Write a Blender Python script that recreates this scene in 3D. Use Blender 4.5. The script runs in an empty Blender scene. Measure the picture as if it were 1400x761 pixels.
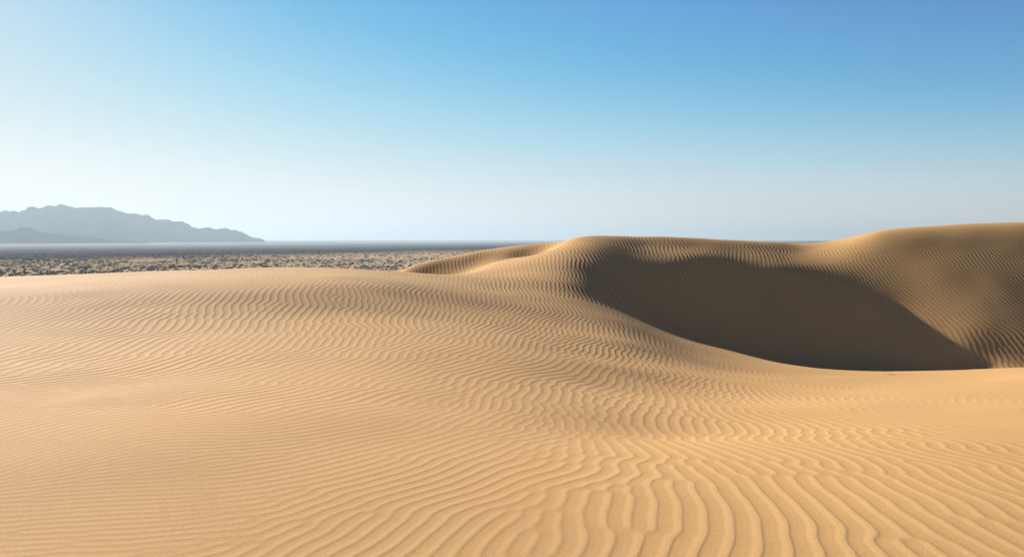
import bpy, math, random
import numpy as np
from mathutils import Vector

random.seed(7)
rng = np.random.default_rng(11)
RIPPLES = True
SHRUBS = True

sc = bpy.context.scene
col = sc.collection

# ------------------------------------------------------------------ camera
FOC = 1089.0                      # focal length in pixels of a 1400 px wide frame (28 mm)
EYE = 1.7
PITCH = math.atan((380.5 - 327.0) / FOC)
CP, SP = math.cos(PITCH), math.sin(PITCH)

cam_d = bpy.data.cameras.new("camera")
cam_d.sensor_width = 36.0
cam_d.lens = 36.0 * FOC / 1400.0
cam_d.clip_start = 0.05
cam_d.clip_end = 60000
cam = bpy.data.objects.new("camera", cam_d)
col.objects.link(cam)
cam.location = (0, 0, EYE)
cam.rotation_euler = (math.pi / 2 - PITCH, 0, 0)
sc.camera = cam


def at(px, py, Y):
    """survey point: what stands at depth Y in the direction of a sighting (px, py)"""
    a = (px - 700.0) / FOC
    b = (380.5 - py) / FOC
    d = Y / (CP + b * SP)
    return (a * d, Y, EYE + d * (-SP + b * CP))


# ------------------------------------------------------------------ light
SUN_AZ = math.radians(-40)        # left of the view direction
SUN_EL = math.radians(20)
sun_dir = Vector((math.sin(SUN_AZ) * math.cos(SUN_EL), math.cos(SUN_AZ) * math.cos(SUN_EL), math.sin(SUN_EL)))
sd = bpy.data.lights.new("sun", 'SUN')
sd.energy = 5.0
sd.angle = math.radians(0.5)
sd.color = (1.0, 0.97, 0.92)
sun = bpy.data.objects.new("sun", sd)
col.objects.link(sun)
sun.location = (0, 0, 60)
sun.rotation_euler = (-sun_dir).to_track_quat('-Z', 'Y').to_euler()

w = bpy.data.worlds.new("World")
sc.world = w
w.use_nodes = True
nt = w.node_tree
nt.nodes.clear()
sky = nt.nodes.new('ShaderNodeTexSky')
sky.sky_type = 'NISHITA'
sky.sun_disc = False
sky.sun_elevation = SUN_EL
sky.sun_rotation = SUN_AZ
sky.altitude = 300
sky.air_density = 0.85
sky.dust_density = 0.10
sky.ozone_density = 1.5
bg = nt.nodes.new('ShaderNodeBackground')
bg.inputs['Strength'].default_value = 0.05
out = nt.nodes.new('ShaderNodeOutputWorld')
# the sky's tone: deeper blues, a softer glare
def vm(op, a, b):
    q = nt.nodes.new('ShaderNodeVectorMath')
    q.operation = op
    for k, v in enumerate((a, b)):
        if isinstance(v, (int, float)):
            q.inputs[k].default_value = (v, v, v)
        else:
            nt.links.new(v, q.inputs[k])
    return q.outputs[0]


hs = nt.nodes.new('ShaderNodeHueSaturation')
hs.inputs['Saturation'].default_value = 1.3
nt.links.new(vm('MULTIPLY', sky.outputs[0], .107 / 2), hs.inputs['Color'])
rc = nt.nodes.new('ShaderNodeRGBCurve')
for ch, pts in enumerate(([(0, 0), (.05, .05), (.1, .074), (.15, .106), (.22, .215), (.31, .35), (.47, .53), (.86, .80), (1.4, .92), (2, .98)],
                          [(0, 0), (.12, .07), (.19, .155), (.25, .272), (.31, .355), (.565, .62), (.70, .69), (1.0, .80), (1.5, .87), (2, .93)],
                          [(0, 0), (.25, .19), (.4, .45), (.51, .62), (.84, .78), (1, .79), (1.5, .83), (2, .89)])):
    cv = rc.mapping.curves[ch].points
    for k, (a, b) in enumerate(pts):
        if k == 0:
            cv[0].location = (a / 2, b / 2)
        elif k == len(pts) - 1:
            cv[-1].location = (a / 2, b / 2)
        else:
            cv.new(a / 2, b / 2)
rc.mapping.update()
nt.links.new(hs.outputs[0], rc.inputs['Color'])
nt.links.new(vm('MULTIPLY', rc.outputs[0], 2 / .107), bg.inputs['Color'])
nt.links.new(bg.outputs[0], out.inputs['Surface'])

sc.view_settings.view_transform = 'Standard'
sc.view_settings.look = 'None'
sc.view_settings.exposure = 1.15
sc.view_settings.gamma = 1.0
sc.view_settings.use_curve_mapping = False

# ------------------------------------------------------------------ the dunes, large shapes
PTS, SMO, SM = [], [], [.6]       # surveyed points, and how closely each is followed


def S(px, *pairs):
    for py, Y in pairs:
        PTS.append(at(px, py, Y))
        SMO.append(SM[0])


def W(*pts):
    for p in pts:
        PTS.append(p)
        SMO.append(SM[0])


# ground round the viewpoint
W((0, 0, 0.0), (-4, 0, 0.0), (4, 0, 0), (-12, -6, 0), (0, -8, 0), (12, -6, -.4), (-25, -6, -.6), (22, -8, -1.0))
# left plateau and the rise to its crest
S(-150, (700, 5.0), (600, 6.9), (520, 10.2), (450, 15.9), (400, 22.5), (386, 28))
S(0, (761, 4.27), (720, 4.71), (640, 5.9), (560, 8.1), (520, 10.5), (490, 12.7), (450, 16.6), (425, 19.0), (405, 21.2), (395, 23), (386, 26.5), (380, 30.5))
S(200, (720, 4.71), (640, 5.9), (580, 7.4), (560, 8.2), (520, 10.7), (490, 13.1), (450, 17.2), (430, 19.2), (410, 21.0), (400, 22.0), (390, 23.6), (376, 28.5), (371.5, 32))
S(400, (761, 4.27), (650, 5.75), (580, 7.5), (560, 8.3), (520, 10.9), (490, 13.4), (455, 17.0), (440, 18.9), (425, 20.3), (412, 21.3), (400, 22.3), (390, 23.5), (381, 25.4), (370, 29.5), (366, 33))
S(530, (700, 4.97), (640, 6.0), (600, 7.2), (560, 8.9), (520, 11.3), (490, 13.7), (460, 16.9), (440, 19.6), (420, 22.0), (405, 23.6), (392, 25), (382, 27.2), (373, 31), (369, 34))
S(610, (650, 5.9), (560, 9.4), (500, 13.4), (455, 18.3), (432, 22.0), (412, 25), (395, 27.8), (381, 31.5), (375, 34.5))
# behind the left crest: falling towards the plain
W((-36, 36, -2.2), (-26, 38, -1.8), (-20, 40, -2.0), (-12, 42, -2.2), (-8, 42, -2.0), (-30, 46, -5), (-20, 48, -5), (-12, 50, -5), (-6, 52, -4.2), (0, 54, -2.6))
# the saddle and the long back limb
SM[0] = .05
S(560, (363.5, 45.6), (368, 44.9))
W((-5.5, 43.2, -.9), (-4.0, 42.6, -.75), (-7.6, 44, -1.2))
S(600, (373, 44.0), (366, 44.6), (355, 45.5))
S(650, (374, 37), (372, 40), (370, 42.6), (364, 44.0), (355, 44.9), (345.5, 45.7))
S(700, (354.5, 41.5), (352, 42.6), (351, 44.2), (344, 44.8), (337.8, 45.6))
W((.35, 43.5, .52), (1.35, 43.6, .72))
S(735, (347.5, 41.6), (342, 44.4), (332.5, 45.5))
S(765, (336, 42.0), (330.5, 44.4))
SM[0] = .6
S(700, (761, 4.27), (650, 5.95), (600, 7.5), (560, 9.8), (500, 14.3), (460, 19.4), (430, 25.0), (400, 30), (375, 35.5), (363, 38.5))
# flank running up to the main crest
S(780, (600, 8.0), (520, 13.8), (470, 20.5), (440, 25.5), (410, 30), (385, 33.5), (360, 37), (340, 39.8), (327, 42.5))
S(850, (650, 6.1), (560, 10.7), (500, 17.5), (465, 23.5), (440, 28.0))
# bowl floor
S(930, (600, 9.3), (530, 16.5), (490, 24), (466, 29), (452, 33.4))
S(1000, (761, 4.3), (680, 5.5), (600, 8.6), (550, 14.2), (510, 23.5), (479, 30.5))
S(1050, (481, 33.6))
S(1150, (600, 8.7), (550, 13.8), (518, 24), (495.5, 33), (505, 29))
S(1240, (500.5, 31.6), (508, 27.5))
S(1335, (761, 4.3), (680, 5.4), (600, 8.6), (550, 13.6), (520, 22.5), (498, 30.6), (505, 27.5))
S(1480, (640, 7.0), (550, 13.2), (515, 20.5), (503, 25.5))
W((26, 16, -1.5), (32, 14, -.6), (30, 20, -.6))
# main crest
SM[0] = .05
S(815, (324.5, 42.3))
S(850, (323, 43.2))
S(900, (323.5, 43.4))
S(950, (325.5, 43.6))
S(1000, (328, 43.9))
S(1060, (330, 44.1))
S(1120, (331.3, 44.3))
S(1160, (326.5, 42.9))
# rounded lip above it
S(880, (338, 41.3), (349, 39.8))
S(950, (339, 41.4), (350, 39.9))
S(1000, (340, 41.6), (351, 40.2))
S(1050, (342, 42.0), (352, 40.5))
S(1100, (344, 42.3), (353, 40.9))
# slip face, angle of repose, between toe and crest
for X0, Y0, z0, n in ((7.7, 34.5, -2.05, 4), (9.5, 34.2, -2.5, 5), (11.3, 33.8, -2.95, 5), (13.6, 33.2, -3.3, 6), (15.2, 33.0, -3.36, 4)):
    for k in range(1, n):
        W((X0 - .12 * k, Y0 + 1.15 * k, z0 + .72 * k))
# right dune face
for px, py, Y in ((1197, 318, 42.0), (1250, 315, 41.45), (1325, 312, 40.85), (1400, 309.5, 40.3), (1550, 305, 39.1), (1750, 300, 36.3)):
    x, y, z = at(px, py, Y)
    W((x, y, z))
    for d in (2.0, 4.2, 6.6, 9.0, 10.6):
        W((x - .25 * d, y - .97 * d, z + .15 - .565 * d + .022 * max(0, d - 6) ** 1.3))
    W((x + 2, y + 5, z - .9), (x + 5, y + 12, z - 4.5))
# backs of the main dune
W((6, 46, .9), (11, 46.5, .7), (15, 48, .4), (19, 51, .3), (3, 48, .6), (6, 53, -2.2), (12, 54, -2.6), (18, 58, -3), (26, 58, -3), (-1, 50, -.4))

P = np.array(PTS)


def tps_fit(p, smooth):
    n = len(p)
    d2 = ((p[:, None, :2] - p[None, :, :2]) ** 2).sum(-1)
    K = 0.5 * d2 * np.log(d2 + 1e-9)
    K[np.arange(n), np.arange(n)] = smooth
    A = np.zeros((n + 3, n + 3))
    A[:n, :n] = K
    A[:n, n] = 1
    A[:n, n + 1:] = p[:, :2]
    A[n:, :n] = A[:n, n:].T
    b = np.zeros(n + 3)
    b[:n] = p[:, 2]
    return np.linalg.solve(A, b)


GX0, GY0, GS = -70.0, -40.0, 0.4
GNX, GNY = 376, 351


def tps_grid(p, smooth):
    c = tps_fit(p, smooth)
    xs = GX0 + GS * np.arange(GNX)
    ys = GY0 + GS * np.arange(GNY)
    X, Y = np.meshgrid(xs, ys)
    z = c[-3] + c[-2] * X + c[-1] * Y
    for (px, py, _), ci in zip(p, c[:-3]):
        d2 = (X - px) ** 2 + (Y - py) ** 2
        z += ci * 0.5 * d2 * np.log(d2 + 1e-9)
    return z, X, Y


def sstep(a, b, x):
    t = np.clip((x - a) / (b - a), 0, 1)
    return t * t * (3 - 2 * t)


PLAIN_Z = -16.0
zg, XG, YG = tps_grid(P, np.array(SMO))
# fade to level ground behind the viewpoint and to the plain far out
zg = np.clip(zg, -9, 4.5)
back = sstep(3, -8, YG)
zg = zg * (1 - back) + back * (-0.3)
rr = np.hypot((XG - 2) / 1.05, YG - 20)
zg = zg + (PLAIN_Z - 0.6 - zg) * sstep(36, 68, rr)


def bspline(grid, x, y):
    """smooth (cubic) reading of the large-shape grid"""
    u = np.clip((x - GX0) / GS, 1.001, GNX - 3.001)
    v = np.clip((y - GY0) / GS, 1.001, GNY - 3.001)
    i = u.astype(np.int32)
    j = v.astype(np.int32)
    fu = u - i
    fv = v - j

    def wts(t):
        return ((1 - t) ** 3 / 6, (3 * t ** 3 - 6 * t ** 2 + 4) / 6, (-3 * t ** 3 + 3 * t ** 2 + 3 * t + 1) / 6, t ** 3 / 6)
    wu, wv = wts(fu), wts(fv)
    r = np.zeros_like(x)
    for a in range(4):
        row = np.zeros_like(x)
        for b in range(4):
            row += wu[b] * grid[j + a - 1, i + b - 1]
        r += wv[a] * row
    return r


def vnoise(x, y, seed):
    """smooth value noise in metres"""
    g = np.random.default_rng(seed).standard_normal((256, 256))
    i = np.floor(x).astype(np.int64)
    j = np.floor(y).astype(np.int64)
    fx, fy = x - i, y - j
    fx = fx * fx * fx * (fx * (fx * 6 - 15) + 10)
    fy = fy * fy * fy * (fy * (fy * 6 - 15) + 10)
    i0, i1, j0, j1 = i & 255, (i + 1) & 255, j & 255, (j + 1) & 255
    return (g[j0, i0] * (1 - fx) + g[j0, i1] * fx) * (1 - fy) + (g[j1, i0] * (1 - fx) + g[j1, i1] * fx) * fy


def fbm(x, y, seed, octaves=4, gain=.5):
    r, a = 0, 1.0
    for k in range(octaves):
        r = r + a * vnoise(x * 2 ** k + 17.3 * k, y * 2 ** k - 9.1 * k, seed + k)
        a *= gain
    return r


def ground_hit(px, py):
    """where the sight line through (px, py) meets the large dune shape"""
    a = (px - 700.0) / FOC
    b = (380.5 - py) / FOC
    Y = np.arange(3.0, 58, .05)
    d = Y / (CP + b * SP)
    z = EYE + d * (-SP + b * CP)
    g = bspline(zg, a * d, Y)
    k = np.nonzero(g >= z)[0]
    if len(k) == 0:
        return None
    return a * d[k[0]], Y[k[0]]


# ------------------------------------------------------------------ wind ripples
# crest directions seen on the ground: (px, py, slope in degrees, rising to the right positive)
DIRS = [(50, 740, 6), (250, 720, 10), (100, 600, 5), (300, 600, 8), (100, 540, 5), (450, 600, 11), (50, 480, 14), (50, 430, 33), (150, 430, 45),
        (250, 425, 63), (325, 425, 62), (150, 480, 20), (150, 510, 10), (300, 465, 33), (450, 460, 56), (350, 430, 66), (400, 495, 20),
        (400, 530, 12), (425, 430, 70), (525, 415, 88), (600, 415, 98), (550, 442, 48), (650, 440, 40), (525, 455, 40), (650, 455, 30),
        (600, 500, 25), (600, 560, 18), (30, 400, -4), (200, 400, 20),
        (712, 435, 45), (675, 405, -42), (637, 378, -60), (700, 390, -60), (750, 380, -67), (787, 367, -60), (812, 350, -50), (762, 410, -64),
        (765, 440, 60), (825, 435, -48), (800, 455, 80), (775, 387, -65), (825, 362, -52), (875, 345, -60), (950, 345, -65), (812, 407, -55),
        (875, 437, -50), (975, 458, -30), (775, 460, 35), (875, 462, -55), (950, 472, -37), (850, 480, 60), (775, 475, 33), (850, 505, 70),
        (900, 545, -72), (800, 570, 50), (875, 575, 90), (925, 595, -62), (700, 580, 25), (750, 660, 50), (800, 660, 75), (850, 640, 92),
        (875, 700, -50), (915, 660, -65), (930, 700, -52), (795, 740, 55), (860, 735, 88), (700, 700, 24), (600, 705, 16), (500, 730, 14),
        (725, 750, 35), (925, 680, -72), (975, 660, -50), (1050, 660, -38), (1025, 620, -40), (1125, 590, -20), (1200, 620, -20),
        (1300, 640, -14), (1300, 580, -8), (1350, 730, -17), (1200, 705, -24), (1100, 705, -34), (1000, 730, -54), (930, 745, -78),
        (1125, 530, -30), (1225, 545, -20), (1000, 530, -48), (1050, 530, -45), (1350, 545, -10), (1390, 600, -8),
        (1352, 344, -40), (1261, 350, -42), (1292, 396, -34), (1216, 393, -40), (1231, 338, -45), (1322, 459, -60), (1367, 459, -50),
        (1352, 483, -63), (1382, 381, -31), (1156, 350, -50), (1080, 347, -72), (1125, 356, -60), (675, 352, -80), (1390, 450, -38)]
# how strongly rippled (px, py, 0..1)
AMPS = [(50, 385, .15), (200, 380, .12), (400, 374, .10), (500, 378, .12), (590, 382, .25), (100, 410, .55), (300, 400, .5), (450, 395, .5), (560, 400, .6),
        (100, 440, .8), (300, 430, .8), (450, 430, .75), (560, 425, .7), (640, 420, .5), (200, 500, 1.0), (100, 545, 1.1), (280, 545, 1.1), (500, 500, .75), (100, 600, .6), (300, 600, .6), (500, 600, .65),
        (100, 720, .75), (400, 720, .8), (700, 720, .95), (850, 650, 1.0), (1000, 650, 1.0), (1200, 650, .95), (1350, 700, .95), (1350, 600, .85),
        (1350, 540, .15), (1250, 520, .05), (1150, 515, .25), (1060, 500, .4), (960, 480, .6), (1390, 515, .1), (1300, 560, .45), (1150, 560, .8), (1000, 540, .9),
        (850, 520, .85), (750, 450, .9), (700, 400, .9), (760, 380, .88), (800, 350, .8), (860, 340, .8), (860, 380, .5), (850, 410, .8), (900, 450, .7),
        (960, 350, .75), (960, 331, .2), (850, 328, .3), (1080, 346, .75), (1060, 334, .15), (1150, 345, .6), (900, 365, .2), (1000, 380, 0), (1000, 430, 0), (1100, 400, 0), (1100, 450, 0), (1180, 440, 0),
        (1250, 470, 0), (930, 420, .05), (1060, 470, 0), (1180, 480, 0), (1300, 490, .05), (1200, 360, .55), (1250, 400, .6), (1200, 325, .1), (1300, 320, .1), (1390, 320, .15), (1300, 350, .65), (1380, 350, .7),
        (1380, 400, .62), (1300, 420, .6), (1340, 460, .8), (1380, 470, .8), (1390, 492, .5), (700, 350, .5), (740, 342, .25), (620, 365, .6), (660, 372, .4)]

# spacing of the crests in metres
LAMS = [(100, 740, .085), (300, 720, .095), (500, 720, .125), (700, 720, .14), (100, 640, .09), (850, 720, .162), (850, 650, .158), (1200, 700, .158), (1380, 700, .155), (850, 560, .155), (400, 600, .12), (600, 600, .14), (100, 580, .14), (100, 550, .19), (260, 540, .19), (100, 515, .21), (250, 500, .21), (400, 520, .155),
        (100, 600, .10), (150, 480, .19), (250, 430, .20), (400, 430, .195), (500, 420, .175), (560, 425, .155), (650, 440, .155), (700, 400, .17), (760, 450, .165), (800, 350, .20),
        (1000, 540, .165), (1200, 580, .17), (1350, 580, .16), (1300, 400, .165), (1240, 350, .165), (1340, 470, .22), (650, 355, .21), (950, 345, .2)]


def idw(px, py, vals, x, y, power=3.0, eps=.3):
    num = np.zeros((vals.shape[1],) + x.shape)
    den = np.zeros_like(x)
    for k in range(len(px)):
        d2 = (x - px[k]) ** 2 + (y - py[k]) ** 2 + eps
        ww = d2 ** (-power / 2)
        den += ww
        for c in range(vals.shape[1]):
            num[c] += ww * vals[k, c]
    return num / den




def make_ripples(dom, lams, grown=None):
    RX0, RX1, RY0, RY1, RS = dom
    nx, ny = int((RX1 - RX0) / RS), int((RY1 - RY0) / RS)

    def good(n):
        while True:
            m = n
            for f in (2, 3, 5):
                while m % f == 0:
                    m //= f
            if m == 1:
                return n
            n += 1
    nx, ny = good(nx), good(ny)
    # coarse control lattice
    cs = 18
    cx = RX0 + RS * np.arange(0, nx + cs, cs)
    cy = RY0 + RS * np.arange(0, ny + cs, cs)
    CX, CY = np.meshgrid(cx, cy)
    hx, hy, hv = [], [], []
    for px, py, sl in DIRS:
        s = math.radians(sl)
        L = 3.0
        p0 = ground_hit(px - L * math.cos(s), py + L * math.sin(s))
        p1 = ground_hit(px + L * math.cos(s), py - L * math.sin(s))
        if p0 is None or p1 is None:
            continue
        dx, dy = p1[0] - p0[0], p1[1] - p0[1]
        if dx * dx + dy * dy < 1e-6 or dx * dx + dy * dy > 9:
            continue
        t = math.atan2(dy, dx)
        hx.append((p0[0] + p1[0]) / 2)
        hy.append((p0[1] + p1[1]) / 2)
        hv.append((math.cos(2 * t), math.sin(2 * t)))
    v = idw(np.array(hx), np.array(hy), np.array(hv), CX, CY, 3.0, .8)
    th = 0.5 * np.arctan2(v[1], v[0])
    # gentle meanders
    th = th + .10 * fbm(CX * .5, CY * .5, 41, 2) + .07 * fbm(CX * 1.4, CY * 1.4, 44, 2)
    ax, ay, av = [], [], []
    for px, py, a in AMPS:
        h = ground_hit(px, py)
        if h:
            ax.append(h[0])
            ay.append(h[1])
            av.append((a * np.interp(py, [400, 440, 500, 560, 680], [1.0, .74, .55, .41, .30]),))
    amp = idw(np.array(ax), np.array(ay), np.array(av), CX, CY, 3.5, .3)[0]
    lx, ly, lv = [], [], []
    for px, py, q in LAMS:
        h = ground_hit(px, py)
        if h:
            lx.append(h[0])
            ly.append(h[1])
            lv.append((q,))
    lam = idw(np.array(lx), np.array(ly), np.array(lv), CX, CY, 3.0, .5)[0]
    lam = np.clip(lam * (1 + .07 * fbm(CX * .4, CY * .4, 48, 2)), .08, .24)

    def up(c):
        fx = np.arange(nx) / cs
        fy = np.arange(ny) / cs
        ix, iy = fx.astype(int), fy.astype(int)
        tx, ty = (fx - ix)[None, :].astype(np.float32), (fy - iy)[:, None].astype(np.float32)
        c = c.astype(np.float32)
        a = c[iy][:, ix] * (1 - tx) + c[iy][:, ix + 1] * tx
        b = c[iy + 1][:, ix] * (1 - tx) + c[iy + 1][:, ix + 1] * tx
        return a * (1 - ty) + b * ty
    c2, s2 = up(np.cos(2 * th)), up(np.sin(2 * th))
    lamF = up(lam)
    nrm = np.sqrt(c2 * c2 + s2 * s2) + 1e-6
    c2, s2 = c2 / nrm, s2 / nrm
    txx, tyy, txy = (1 + c2) / 2, (1 - c2) / 2, s2 / 2
    kx = np.fft.rfftfreq(nx, RS)
    ky = np.fft.fftfreq(ny, RS)
    K = np.sqrt(kx[None, :] ** 2 + ky[:, None] ** 2)
    filt = [np.exp(-((K - 1 / q) * q / .22) ** 2).astype(np.float32) for q in lams]
    wts = []
    for k in range(len(lams)):
        lw = np.ones_like(lamF)
        if k > 0:
            lw = lw * np.clip((lamF - lams[k - 1]) / (lams[k] - lams[k - 1]), 0, 1)
        if k < len(lams) - 1:
            lw = lw * np.clip((lams[k + 1] - lamF) / (lams[k + 1] - lams[k]), 0, 1)
        wts.append(lw)
    if grown is not None:                       # grow on from ripples already laid further out
        gw = sstep(10.6, 11.6, RY0 + RS * np.arange(ny))[:, None].astype(np.float32)
        rows = np.nonzero(gw[:, 0] > 0)[0]
        xx, yy = np.meshgrid(RX0 + RS * np.arange(nx), RY0 + RS * rows)
        gu = np.zeros((ny, nx), np.float32)
        gu[rows] = samp(grown['u'], xx, yy, grown['dom'])
    u = rng.standard_normal((ny, nx)).astype(np.float32)
    for it in range(24):
        # smooth along the crests
        for _ in range(5 if it < 16 else 3):
            gx = np.zeros_like(u)
            gy = np.zeros_like(u)
            gx[:, 1:-1] = (u[:, 2:] - u[:, :-2]) * .5
            gy[1:-1] = (u[2:] - u[:-2]) * .5
            fx = txx * gx + txy * gy
            fy = txy * gx + tyy * gy
            u[:, 1:-1] += .42 * (fx[:, 2:] - fx[:, :-2]) * .5
            u[1:-1] += .42 * (fy[2:] - fy[:-2]) * .5
        U = np.fft.rfft2(u)
        r = 0
        for f, ww in zip(filt, wts):
            r = r + ww * np.fft.irfft2(U * f, s=(ny, nx)).astype(np.float32)
        u = np.tanh(r / (r.std() + 1e-9) * 1.1)
        if grown is not None:
            u = u * (1 - gw) + gw * gu
    # smooth profile
    U = np.fft.rfft2(u)
    u = np.fft.irfft2(U * np.exp(-(K * .22 * lams[0]) ** 2), s=(ny, nx)).astype(np.float32)
    if grown is not None:
        u = u * (1 - gw) + gw * gu
    if grown is None:
        u /= np.abs(u).max()
    else:
        u = np.clip(u * (1 / np.percentile(np.abs(u), 99.5)) * (1 - gw) + gw * u, -1, 1)
    nxv = up(np.where(np.sin(th) >= 0, np.sin(th), -np.sin(th)))
    nyv = up(np.where(np.sin(th) >= 0, -np.cos(th), np.cos(th)))
    return dict(u=u, amp=up(amp), lam=lamF, nx=nxv, ny=nyv, dom=dom)


def samp(g, x, y, dom):
    RX0, RX1, RY0, RY1, RS = dom
    ny, nx = g.shape
    u = np.clip((x - RX0) / RS, 0, nx - 1.001)
    v = np.clip((y - RY0) / RS, 0, ny - 1.001)
    i, j = u.astype(np.int32), v.astype(np.int32)
    fu, fv = (u - i), (v - j)
    return (g[j, i] * (1 - fu) + g[j, i + 1] * fu) * (1 - fv) + (g[j + 1, i] * (1 - fu) + g[j + 1, i + 1] * fu) * fv


# ------------------------------------------------------------------ helpers
def grid_mesh(name, V, nr, nc, mat, closed=False):
    """V: (nr*nc,3) -> quads"""
    me = bpy.data.meshes.new(name)
    r = np.arange(nr - 1)[:, None]
    ncq = nc if closed else nc - 1
    c = np.arange(ncq)[None, :]
    cn = (c + 1) % nc
    f = np.stack([r * nc + c, r * nc + cn, (r + 1) * nc + cn, (r + 1) * nc + c], -1).reshape(-1, 4)
    me.vertices.add(len(V))
    me.vertices.foreach_set('co', V.astype(np.float32).ravel())
    me.loops.add(f.size)
    me.loops.foreach_set('vertex_index', f.astype(np.int32).ravel())
    me.polygons.add(len(f))
    me.polygons.foreach_set('loop_start', (np.arange(len(f)) * 4).astype(np.int32))
    me.polygons.foreach_set('use_smooth', np.ones(len(f), bool))
    me.update(calc_edges=True)
    me.materials.append(mat)
    o = bpy.data.objects.new(name, me)
    col.objects.link(o)
    return o


def tag(o, label=None, cat=None, group=None, kind=None):
    if label:
        o['label'] = label
    if cat:
        o['category'] = cat
    if group:
        o['group'] = group
    if kind:
        o['kind'] = kind
    return o


def new_mat(name):
    m = bpy.data.materials.new(name)
    m.use_nodes = True
    n = m.node_tree.nodes
    n.clear()
    o = n.new('ShaderNodeOutputMaterial')
    b = n.new('ShaderNodeBsdfPrincipled')
    m.node_tree.links.new(b.outputs[0], o.inputs['Surface'])
    return m, n, m.node_tree.links, b


def ramp(n, stops):
    r = n.new('ShaderNodeValToRGB')
    e = r.color_ramp.elements
    while len(e) < len(stops):
        e.new(.5)
    for k, (p, c) in enumerate(stops):
        e[k].position = p
        e[k].color = tuple(c) + (1,)
    return r


# ------------------------------------------------------------------ sand
def sand_material():
    m, n, l, b = new_mat("sand")
    g = n.new('ShaderNodeNewGeometry')
    n1 = n.new('ShaderNodeTexNoise')          # grain
    n1.inputs['Scale'].default_value = 140
    n1.inputs['Detail'].default_value = 4
    n1.inputs['Roughness'].default_value = .8
    n2 = n.new('ShaderNodeTexNoise')          # patches of coarser, darker sand
    n2.inputs['Scale'].default_value = .22
    n2.inputs['Detail'].default_value = 5
    for q in (n1, n2):
        l.new(g.outputs['Position'], q.inputs['Vector'])
    r1 = ramp(n, [(.36, (.47, .256, .093)), (.5, (.60, .345, .133)), (.64, (.72, .44, .19))])
    l.new(n1.outputs['Fac'], r1.inputs['Fac'])
    r2 = ramp(n, [(.3, (.93, .91, .88)), (.7, (1.0, 1.0, 1.0))])
    l.new(n2.outputs['Fac'], r2.inputs['Fac'])
    mx = n.new('ShaderNodeMix')
    mx.data_type = 'RGBA'
    mx.blend_type = 'MULTIPLY'
    mx.inputs['Factor'].default_value = 1
    l.new(r1.outputs[0], mx.inputs['A'])
    l.new(r2.outputs[0], mx.inputs['B'])
    # base colour paler along the ripple crests, darker in the troughs
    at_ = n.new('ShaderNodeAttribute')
    at_.attribute_name = "crest_tint"
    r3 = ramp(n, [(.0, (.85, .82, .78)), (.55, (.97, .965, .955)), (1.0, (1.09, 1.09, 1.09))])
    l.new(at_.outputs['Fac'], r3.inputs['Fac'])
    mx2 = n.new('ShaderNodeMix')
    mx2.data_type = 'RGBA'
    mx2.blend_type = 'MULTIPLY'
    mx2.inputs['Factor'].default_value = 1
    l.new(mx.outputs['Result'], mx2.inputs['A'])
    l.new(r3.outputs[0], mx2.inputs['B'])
    l.new(mx2.outputs['Result'], b.inputs['Base Color'])
    b.inputs['Roughness'].default_value = .95
    b.inputs['Specular IOR Level'].default_value = .08
    bp = n.new('ShaderNodeBump')
    bp.inputs['Strength'].default_value = .45
    bp.inputs['Distance'].default_value = .004
    l.new(n1.outputs['Fac'], bp.inputs['Height'])
    l.new(bp.outputs[0], b.inputs['Normal'])
    return m


sand = sand_material()


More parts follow.
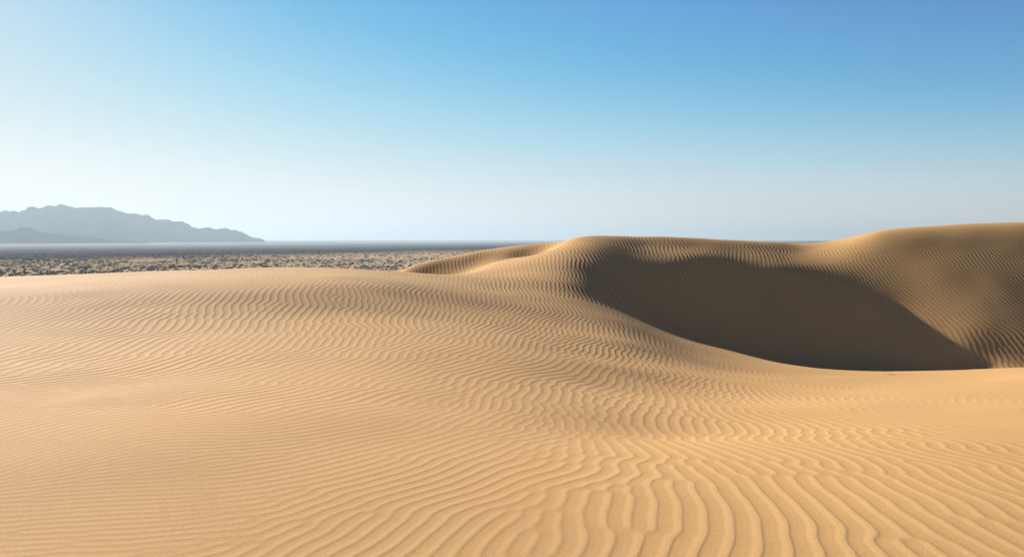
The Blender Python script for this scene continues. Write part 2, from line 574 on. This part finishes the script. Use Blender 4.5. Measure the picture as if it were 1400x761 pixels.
def build_dunes():
    # fan of vertices: fine where the ground lies in front, coarse behind
    a_in = np.radians(np.linspace(-37, 37, 1800 if RIPPLES else 500))
    a_l = np.radians(np.linspace(-180, -37, 150)[:-1])
    a_r = np.radians(np.linspace(37, 180, 150)[1:-1])
    az = np.concatenate([a_l, a_in, a_r])

    def rad(segs):
        r = []
        for a, b, s in segs:
            r.append(np.linspace(a, b, max(2, int((b - a) / s)), endpoint=False))
        return np.concatenate(r)
    if RIPPLES:
        R = rad([(.15, 3, .15), (3, 8, .0145), (8, 16, .024), (16, 34, .032), (34, 48, .036), (48, 58, .2), (58, 110, 1.0)])
    else:
        R = rad([(.15, 3, .15), (3, 48, .12), (48, 110, .6)])
    A, RR = np.meshgrid(az, R)
    x = (RR * np.sin(A)).ravel()
    y = (RR * np.cos(A)).ravel()
    z = bspline(zg, x, y)
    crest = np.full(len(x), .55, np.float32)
    z += .03 * fbm(x * .16, y * .16, 5, 3) * sstep(2, 8, np.hypot(x, y))
    if RIPPLES:
        far = make_ripples((-17.0, 28.5, 9.5, 47.5, .026), (.165, .20, .235))
        near = make_ripples((-9.6, 9.6, 2.8, 13.2, .0155), (.088, .12, .16, .20), far)
        X0, X1, Y0, Y1 = -17.0, 28.5, 2.8, 47.5
        ins = (sstep(X0, X0 + 2, x) * sstep(X1, X1 - 2, x) * sstep(Y0, Y0 + .8, y) * sstep(Y1, Y1 - 3, y))
        ins *= np.where(y < 11.8, sstep(9.5, 8.3, np.abs(x)), 1.0)
        k = np.nonzero(ins > 0)[0]
        xk, yk = x[k], y[k]
        fw = sstep(11.5, 12.3, yk)

        def both(key, px, py):
            r = np.zeros_like(px)
            for fld, ww in ((near, 1 - fw), (far, fw)):
                q = np.nonzero(ww > 0)[0]
                r[q] += ww[q] * samp(fld[key], px[q], py[q], fld['dom'])
            return r
        u0 = both('u', xk, yk)
        lam = both('lam', xk, yk)
        nx_, ny_ = both('nx', xk, yk), both('ny', xk, yk)
        # lee sides a little steeper: crests lean down-wind
        d = .08 * lam * u0
        u1 = both('u', xk - nx_ * d, yk - ny_ * d)
        h = .5 + .5 * u1
        h = h ** 1.25
        aa = both('amp', xk, yk) * ins[k]
        patch = 1 + .18 * fbm(xk * .35, yk * .35, 77, 2)
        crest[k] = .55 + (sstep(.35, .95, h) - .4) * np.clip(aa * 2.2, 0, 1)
        z[k] += aa * patch * lam * .07 * (h - .45)
    # old tracks: shallow dents with a raised rim
    for px, py, sz in ((1215, 511.5, .15), (1222, 512.5, .14), (948, 473, .09)):
        hh = ground_hit(px, py)
        if hh:
            dd = ((x - hh[0]) / sz) ** 2 + ((y - hh[1]) / sz) ** 2
            q = np.nonzero(dd < 9)[0]
            z[q] += sz * (-.24 * np.exp(-dd[q] * 1.6) + .07 * np.exp(-(np.sqrt(dd[q]) - 1.25) ** 2 * 5))
    V = np.stack([x, y, z], -1)
    o = grid_mesh("sand_dunes", V, len(R), len(az), sand, closed=True)
    ca = o.data.attributes.new("crest_tint", 'FLOAT', 'POINT')
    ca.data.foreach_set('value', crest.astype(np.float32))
    tag(o, "rippled golden sand dunes with a dark shadowed hollow under the crest", "sand dunes", kind="structure")
    return o


build_dunes()

# ------------------------------------------------------------------ the plain
def hummocks(x, y):
    r = np.hypot(x, y)
    m = sstep(240, 330, r) * (1 - sstep(1300, 1900, r))
    h = np.maximum(0, fbm(x / 4.6, y / 4.6, 301, 3)) ** 1.2
    return m * (.55 * h + .5 * vnoise(x / 40, y / 40, 322))


def rock_noise(x, y, seed, octaves=5):
    r, a = 0, 1.0
    for k in range(octaves):
        r = r + a * (1 - np.abs(vnoise(x * 2 ** k + 3.7 * k, y * 2 ** k, seed + k)) * 1.3)
        a *= .5
    return r / 1.9


def plain_material():
    m, n, l, b = new_mat("plain_ground")
    g = n.new('ShaderNodeNewGeometry')
    mp = n.new('ShaderNodeMapping')
    mp.inputs['Scale'].default_value = (.0006, .0022, 0)
    mp.inputs['Rotation'].default_value = (0, 0, -.12)
    l.new(g.outputs['Position'], mp.inputs['Vector'])
    n1 = n.new('ShaderNodeTexNoise')
    n1.inputs['Scale'].default_value = 1.0
    n1.inputs['Detail'].default_value = 6
    l.new(mp.outputs[0], n1.inputs['Vector'])
    n2 = n.new('ShaderNodeTexNoise')
    n2.inputs['Scale'].default_value = .12
    n2.inputs['Detail'].default_value = 4
    l.new(g.outputs['Position'], n2.inputs['Vector'])
    # pale sand close to the dunes, darker scrub land further out
    ln = n.new('ShaderNodeVectorMath')
    ln.operation = 'DOT_PRODUCT'
    ln.inputs[1].default_value = (-1.73, 1.0, 0)
    l.new(g.outputs['Position'], ln.inputs[0])
    mr = n.new('ShaderNodeMapRange')
    mr.inputs['From Min'].default_value = 1100
    mr.inputs['From Max'].default_value = 1500
    l.new(ln.outputs['Value'], mr.inputs['Value'])
    near = ramp(n, [(.3, (.40, .27, .15)), (.65, (.56, .41, .25))])
    l.new(n2.outputs['Fac'], near.inputs['Fac'])
    far = ramp(n, [(.36, (.018, .024, .028)), (.5, (.032, .037, .038)), (.68, (.06, .06, .055))])
    l.new(n1.outputs['Fac'], far.inputs['Fac'])
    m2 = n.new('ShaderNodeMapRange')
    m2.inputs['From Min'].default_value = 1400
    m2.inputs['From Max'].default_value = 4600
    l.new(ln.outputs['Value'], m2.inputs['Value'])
    haze_fade = n.new('ShaderNodeMix')              # far ground lightened with distance, a haze fade put into its colour
    haze_fade.data_type = 'RGBA'
    l.new(m2.outputs[0], haze_fade.inputs['Factor'])
    l.new(far.outputs[0], haze_fade.inputs['A'])
    haze_fade.inputs['B'].default_value = (.30, .31, .31, 1)
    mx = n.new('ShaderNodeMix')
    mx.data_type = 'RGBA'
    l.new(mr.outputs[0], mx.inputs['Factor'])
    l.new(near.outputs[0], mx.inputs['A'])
    l.new(haze_fade.outputs['Result'], mx.inputs['B'])
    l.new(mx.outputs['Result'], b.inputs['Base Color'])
    b.inputs['Roughness'].default_value = 1
    b.inputs['Specular IOR Level'].default_value = 0
    return m


def build_plain():
    a_in = np.radians(np.linspace(-42, 8, 900))
    a_o = np.radians(np.linspace(8, 318, 160)[1:-1])
    az = np.concatenate([a_in, a_o])
    R = np.concatenate([np.linspace(45, 260, 20, endpoint=False), np.linspace(260, 700, 300, endpoint=False),
                        np.linspace(700, 1900, 330, endpoint=False), np.geomspace(1900, 24000, 70)])
    A, RR = np.meshgrid(az, R)
    x, y = (RR * np.sin(A)).ravel(), (RR * np.cos(A)).ravel()
    z = PLAIN_Z + hummocks(x, y)
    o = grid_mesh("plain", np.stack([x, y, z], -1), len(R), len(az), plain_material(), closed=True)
    tag(o, "flat hazy desert plain stretching to the horizon below the dunes", "plain", kind="structure")


build_plain()


# ------------------------------------------------------------------ mountains
def rock_material(name, c0, c1):
    m, n, l, b = new_mat(name)
    g = n.new('ShaderNodeNewGeometry')
    n1 = n.new('ShaderNodeTexNoise')
    n1.inputs['Scale'].default_value = .012
    n1.inputs['Detail'].default_value = 7
    l.new(g.outputs['Position'], n1.inputs['Vector'])
    r = ramp(n, [(.35, c0), (.65, c1)])
    l.new(n1.outputs['Fac'], r.inputs['Fac'])
    l.new(r.outputs[0], b.inputs['Base Color'])
    b.inputs['Roughness'].default_value = 1
    b.inputs['Specular IOR Level'].default_value = 0
    return m


def build_range(name, sky_px, R0, depth, seed, mat, label, az0, rough, jag):
    px = np.array([p[0] for p in sky_px], float)
    py = np.array([p[1] for p in sky_px], float)
    azk = np.arctan2(px - 700, FOC)
    pr = math.radians(0)
    hk = (327 - py) / np.sqrt(FOC ** 2 + (px - 700) ** 2) * R0 - (PLAIN_Z - EYE)
    az = np.linspace(math.radians(az0), azk[-1], 900)
    H = np.interp(az, azk, hk)
    t = np.linspace(-1, 1, 150)
    A, T = np.meshgrid(az, t)
    HH = np.broadcast_to(H, A.shape)
    RR = R0 + T * depth * (.45 + .55 * HH / hk.max())
    x, y = RR * np.sin(A), RR * np.cos(A)
    sc_ = depth / 2.6
    rn = rock_noise(x / sc_, y / sc_, seed)
    prof = (1 - np.abs(T)) ** 1.15
    z = HH * prof * (1 - rough * np.sqrt(np.abs(T)) * (1 - rn) * 1.3)
    z = z + jag * fbm(x / (sc_ * .12), y / (sc_ * .12), seed + 30, 3) * prof ** 2 * np.minimum(1, HH / 60)
    z = z + .18 * jag * fbm(x / (sc_ * .03), y / (sc_ * .035), seed + 40, 2) * prof ** 2 * np.minimum(1, HH / 60)
    z = z + PLAIN_Z - .5 - 3 * (np.abs(T) > .995)
    o = grid_mesh(name, np.stack([x, y, z], -1).reshape(-1, 3), len(t), len(az), mat)
    tag(o, label, "mountains", kind="structure")
    return o


build_range("mountain_range", [(-420, 284), (-260, 276), (-120, 283), (-40, 285), (0, 286.5), (14, 287), (26, 289), (36, 286), (48, 280.5), (64, 279.5), (76, 280.5), (84, 278), (100, 280.5),
             (112, 283), (124, 282.2), (146, 281.8), (160, 285.5), (178, 290.5), (196, 294.5), (214, 297), (222, 298.5), (230, 298.5), (240, 302), (250, 302.5), (262, 308),
             (272, 310.5), (284, 309.5), (294, 313), (308, 312), (322, 314), (332, 318), (344, 323), (362, 327.6)],
            6000, 1500, 501, rock_material("mountain_rock", (.03, .03, .03), (.045, .042, .04)),
            "pale blue hazy mountain range on the left horizon", -50, .45, 8)
build_range("foothill", [(-300, 318), (-100, 312), (-40, 318), (0, 317), (18, 314.5), (30, 311.5), (40, 310.5), (52, 314), (66, 318), (88, 320.5), (112, 322), (140, 325), (170, 328.5), (200, 330.8)],
            4300, 500, 551, rock_material("hill_rock", (.028, .028, .028), (.042, .04, .038)),
            "darker low pointed foothill in front of the hazy mountain range", -46, .5, 3)

# ------------------------------------------------------------------ desert scrub on the plain
def leaf_material():
    m, n, l, b = new_mat("scrub_leaves")
    oi = n.new('ShaderNodeNewGeometry')
    r = ramp(n, [(0, (.035, .036, .024)), (.6, (.06, .056, .036)), (1, (.11, .09, .055))])
    l.new(oi.outputs['Random Per Island'], r.inputs['Fac'])
    l.new(r.outputs[0], b.inputs['Base Color'])
    b.inputs['Roughness'].default_value = .9
    return m


leaf_mat = leaf_material()


def bush_arrays(nleaf, g):
    """leafy clump about 1 wide, .5 tall, as loose blades; returns verts, faces"""
    lobes = g.uniform(-1, 1, (5, 3)) * (.28, .28, .0) + (0, 0, .12)
    v, f = [], []
    for k in range(nleaf):
        lb = lobes[g.integers(5)]
        d = g.standard_normal(3)
        d /= np.linalg.norm(d)
        d[2] = abs(d[2])
        p = lb + d * g.uniform(.5, 1.0) * np.array((.26, .26, .32)) * g.uniform(.8, 1.15)
        a = g.standard_normal(3)
        a /= np.linalg.norm(a)
        bb = np.cross(a, g.standard_normal(3))
        bb /= np.linalg.norm(bb) + 1e-6
        s = g.uniform(.06, .14)
        i = len(v)
        v += [p - a * s - bb * s * .6, p + a * s - bb * s * .6, p + a * s * .9 + bb * s * .6, p - a * s * .7 + bb * s * .7]
        f.append((i, i + 1, i + 2, i + 3))
    return np.array(v), np.array(f)


def crest_row(px):
    return np.interp(px, [-300, 0, 200, 400, 530, 620, 740], [384, 379, 371.5, 366, 366, 352, 332])


if SHRUBS:
    g = np.random.default_rng(77)
    N = 15000
    az = np.radians(g.uniform(-41, 1, N * 3))
    rr_ = np.sqrt(g.uniform(330 ** 2, 1100 ** 2, N * 3))
    x, y = rr_ * np.sin(az), rr_ * np.cos(az)
    dens = np.clip(.55 + .5 * fbm(x / 60, y / 60, 611, 3), 0, 1)
    dens *= np.interp(y - 1.73 * x, [900, 1300, 1550], [1, .85, .12])
    dens *= np.interp(np.degrees(az), [-41, -22, -8, 1], [1.0, .9, .34, .2])
    keep = g.uniform(0, 1, N * 3) < dens
    x, y, rr_ = x[keep][:N], y[keep][:N], rr_[keep][:N]
    size = g.uniform(.8, 1.9, len(x)) * np.where(g.uniform(0, 1, len(x)) < .12, 1.5, 1.0)
    zz = PLAIN_Z + hummocks(x, y)
    px = 700 + x / y * FOC
    py = 327 + (EYE - zz) / y * FOC
    seen = (px > 4) & (px < 640) & (py < crest_row(px) - 1.0)
    order = np.argsort(np.where(seen, -size / rr_, 1.0))
    own = set(order[:300].tolist())
    kinds = []
    for k in range(5):
        v, f = bush_arrays(90, g)
        me = bpy.data.meshes.new("desert_shrub")
        me.from_pydata(v.tolist(), [], f.tolist())
        me.materials.append(leaf_mat)
        kinds.append(me)
    proto = tag(bpy.data.objects.new("desert_shrub", kinds[0]),
                "low dark desert shrub on a pale sand hummock of the plain beyond the left crest", "shrub", "dark desert shrubs dotting the plain")
    first = True
    lowv = [bush_arrays(34, g) for _ in range(6)]
    VV, FF, off = [], [], 0
    for k in range(len(x)):
        rot, s = g.uniform(0, 6.28), size[k]
        hs = s * g.uniform(.8, 1.15)
        if k in own:
            o = proto if first else proto.copy()
            first = False
            o.data = kinds[k % 5]
            o.location = (x[k], y[k], zz[k] - .06)
            o.rotation_euler = (0, 0, rot)
            o.scale = (s, s, hs)
            col.objects.link(o)
        else:
            v, f = lowv[k % 6]
            c, sn = math.cos(rot), math.sin(rot)
            q = np.stack([(v[:, 0] * c - v[:, 1] * sn) * s + x[k], (v[:, 0] * sn + v[:, 1] * c) * s + y[k], v[:, 2] * hs + zz[k] - .06], -1)
            VV.append(q)
            FF.append(f + off)
            off += len(v)
    VV, FF = np.concatenate(VV), np.concatenate(FF)
    me = bpy.data.meshes.new("scrub")
    me.vertices.add(len(VV))
    me.vertices.foreach_set('co', VV.astype(np.float32).ravel())
    me.loops.add(FF.size)
    me.loops.foreach_set('vertex_index', FF.astype(np.int32).ravel())
    me.polygons.add(len(FF))
    me.polygons.foreach_set('loop_start', (np.arange(len(FF)) * 4).astype(np.int32))
    me.update(calc_edges=True)
    me.materials.append(leaf_mat)
    o = bpy.data.objects.new("scrub", me)
    col.objects.link(o)
    tag(o, "dark scrub dotting the sandy plain towards the horizon", "scrub", kind="stuff")

# ------------------------------------------------------------------ the hazy air
def build_haze():
    me = bpy.data.meshes.new("haze")
    L, z0, z1 = 24600.0, PLAIN_Z - 2.2, 300.0
    v = [(-L, -L, z0), (L, -L, z0), (L, L, z0), (-L, L, z0), (-L, -L, z1), (L, -L, z1), (L, L, z1), (-L, L, z1)]
    f = [(0, 3, 2, 1), (4, 5, 6, 7), (0, 1, 5, 4), (1, 2, 6, 5), (2, 3, 7, 6), (3, 0, 4, 7)]
    me.from_pydata(v, [], f)
    m = bpy.data.materials.new("haze")
    m.use_nodes = True
    n = m.node_tree.nodes
    n.clear()
    o = n.new('ShaderNodeOutputMaterial')
    p = n.new('ShaderNodeVolumePrincipled')
    p.inputs['Color'].default_value = (.405, .49, .54, 1)
    p.inputs['Density'].default_value = HAZE
    p.inputs['Anisotropy'].default_value = .3
    m.node_tree.links.new(p.outputs[0], o.inputs['Volume'])
    me.materials.append(m)
    ob = bpy.data.objects.new("haze", me)
    col.objects.link(ob)
    tag(ob, "pale blue haze over the whole desert", "haze", kind="stuff")


HAZE = 0.000125
build_haze()

# ------------------------------------------------------------------ render settings
sc.cycles.use_denoising = True
sc.cycles.max_bounces = 6
sc.cycles.diffuse_bounces = 2
sc.cycles.volume_bounces = 1
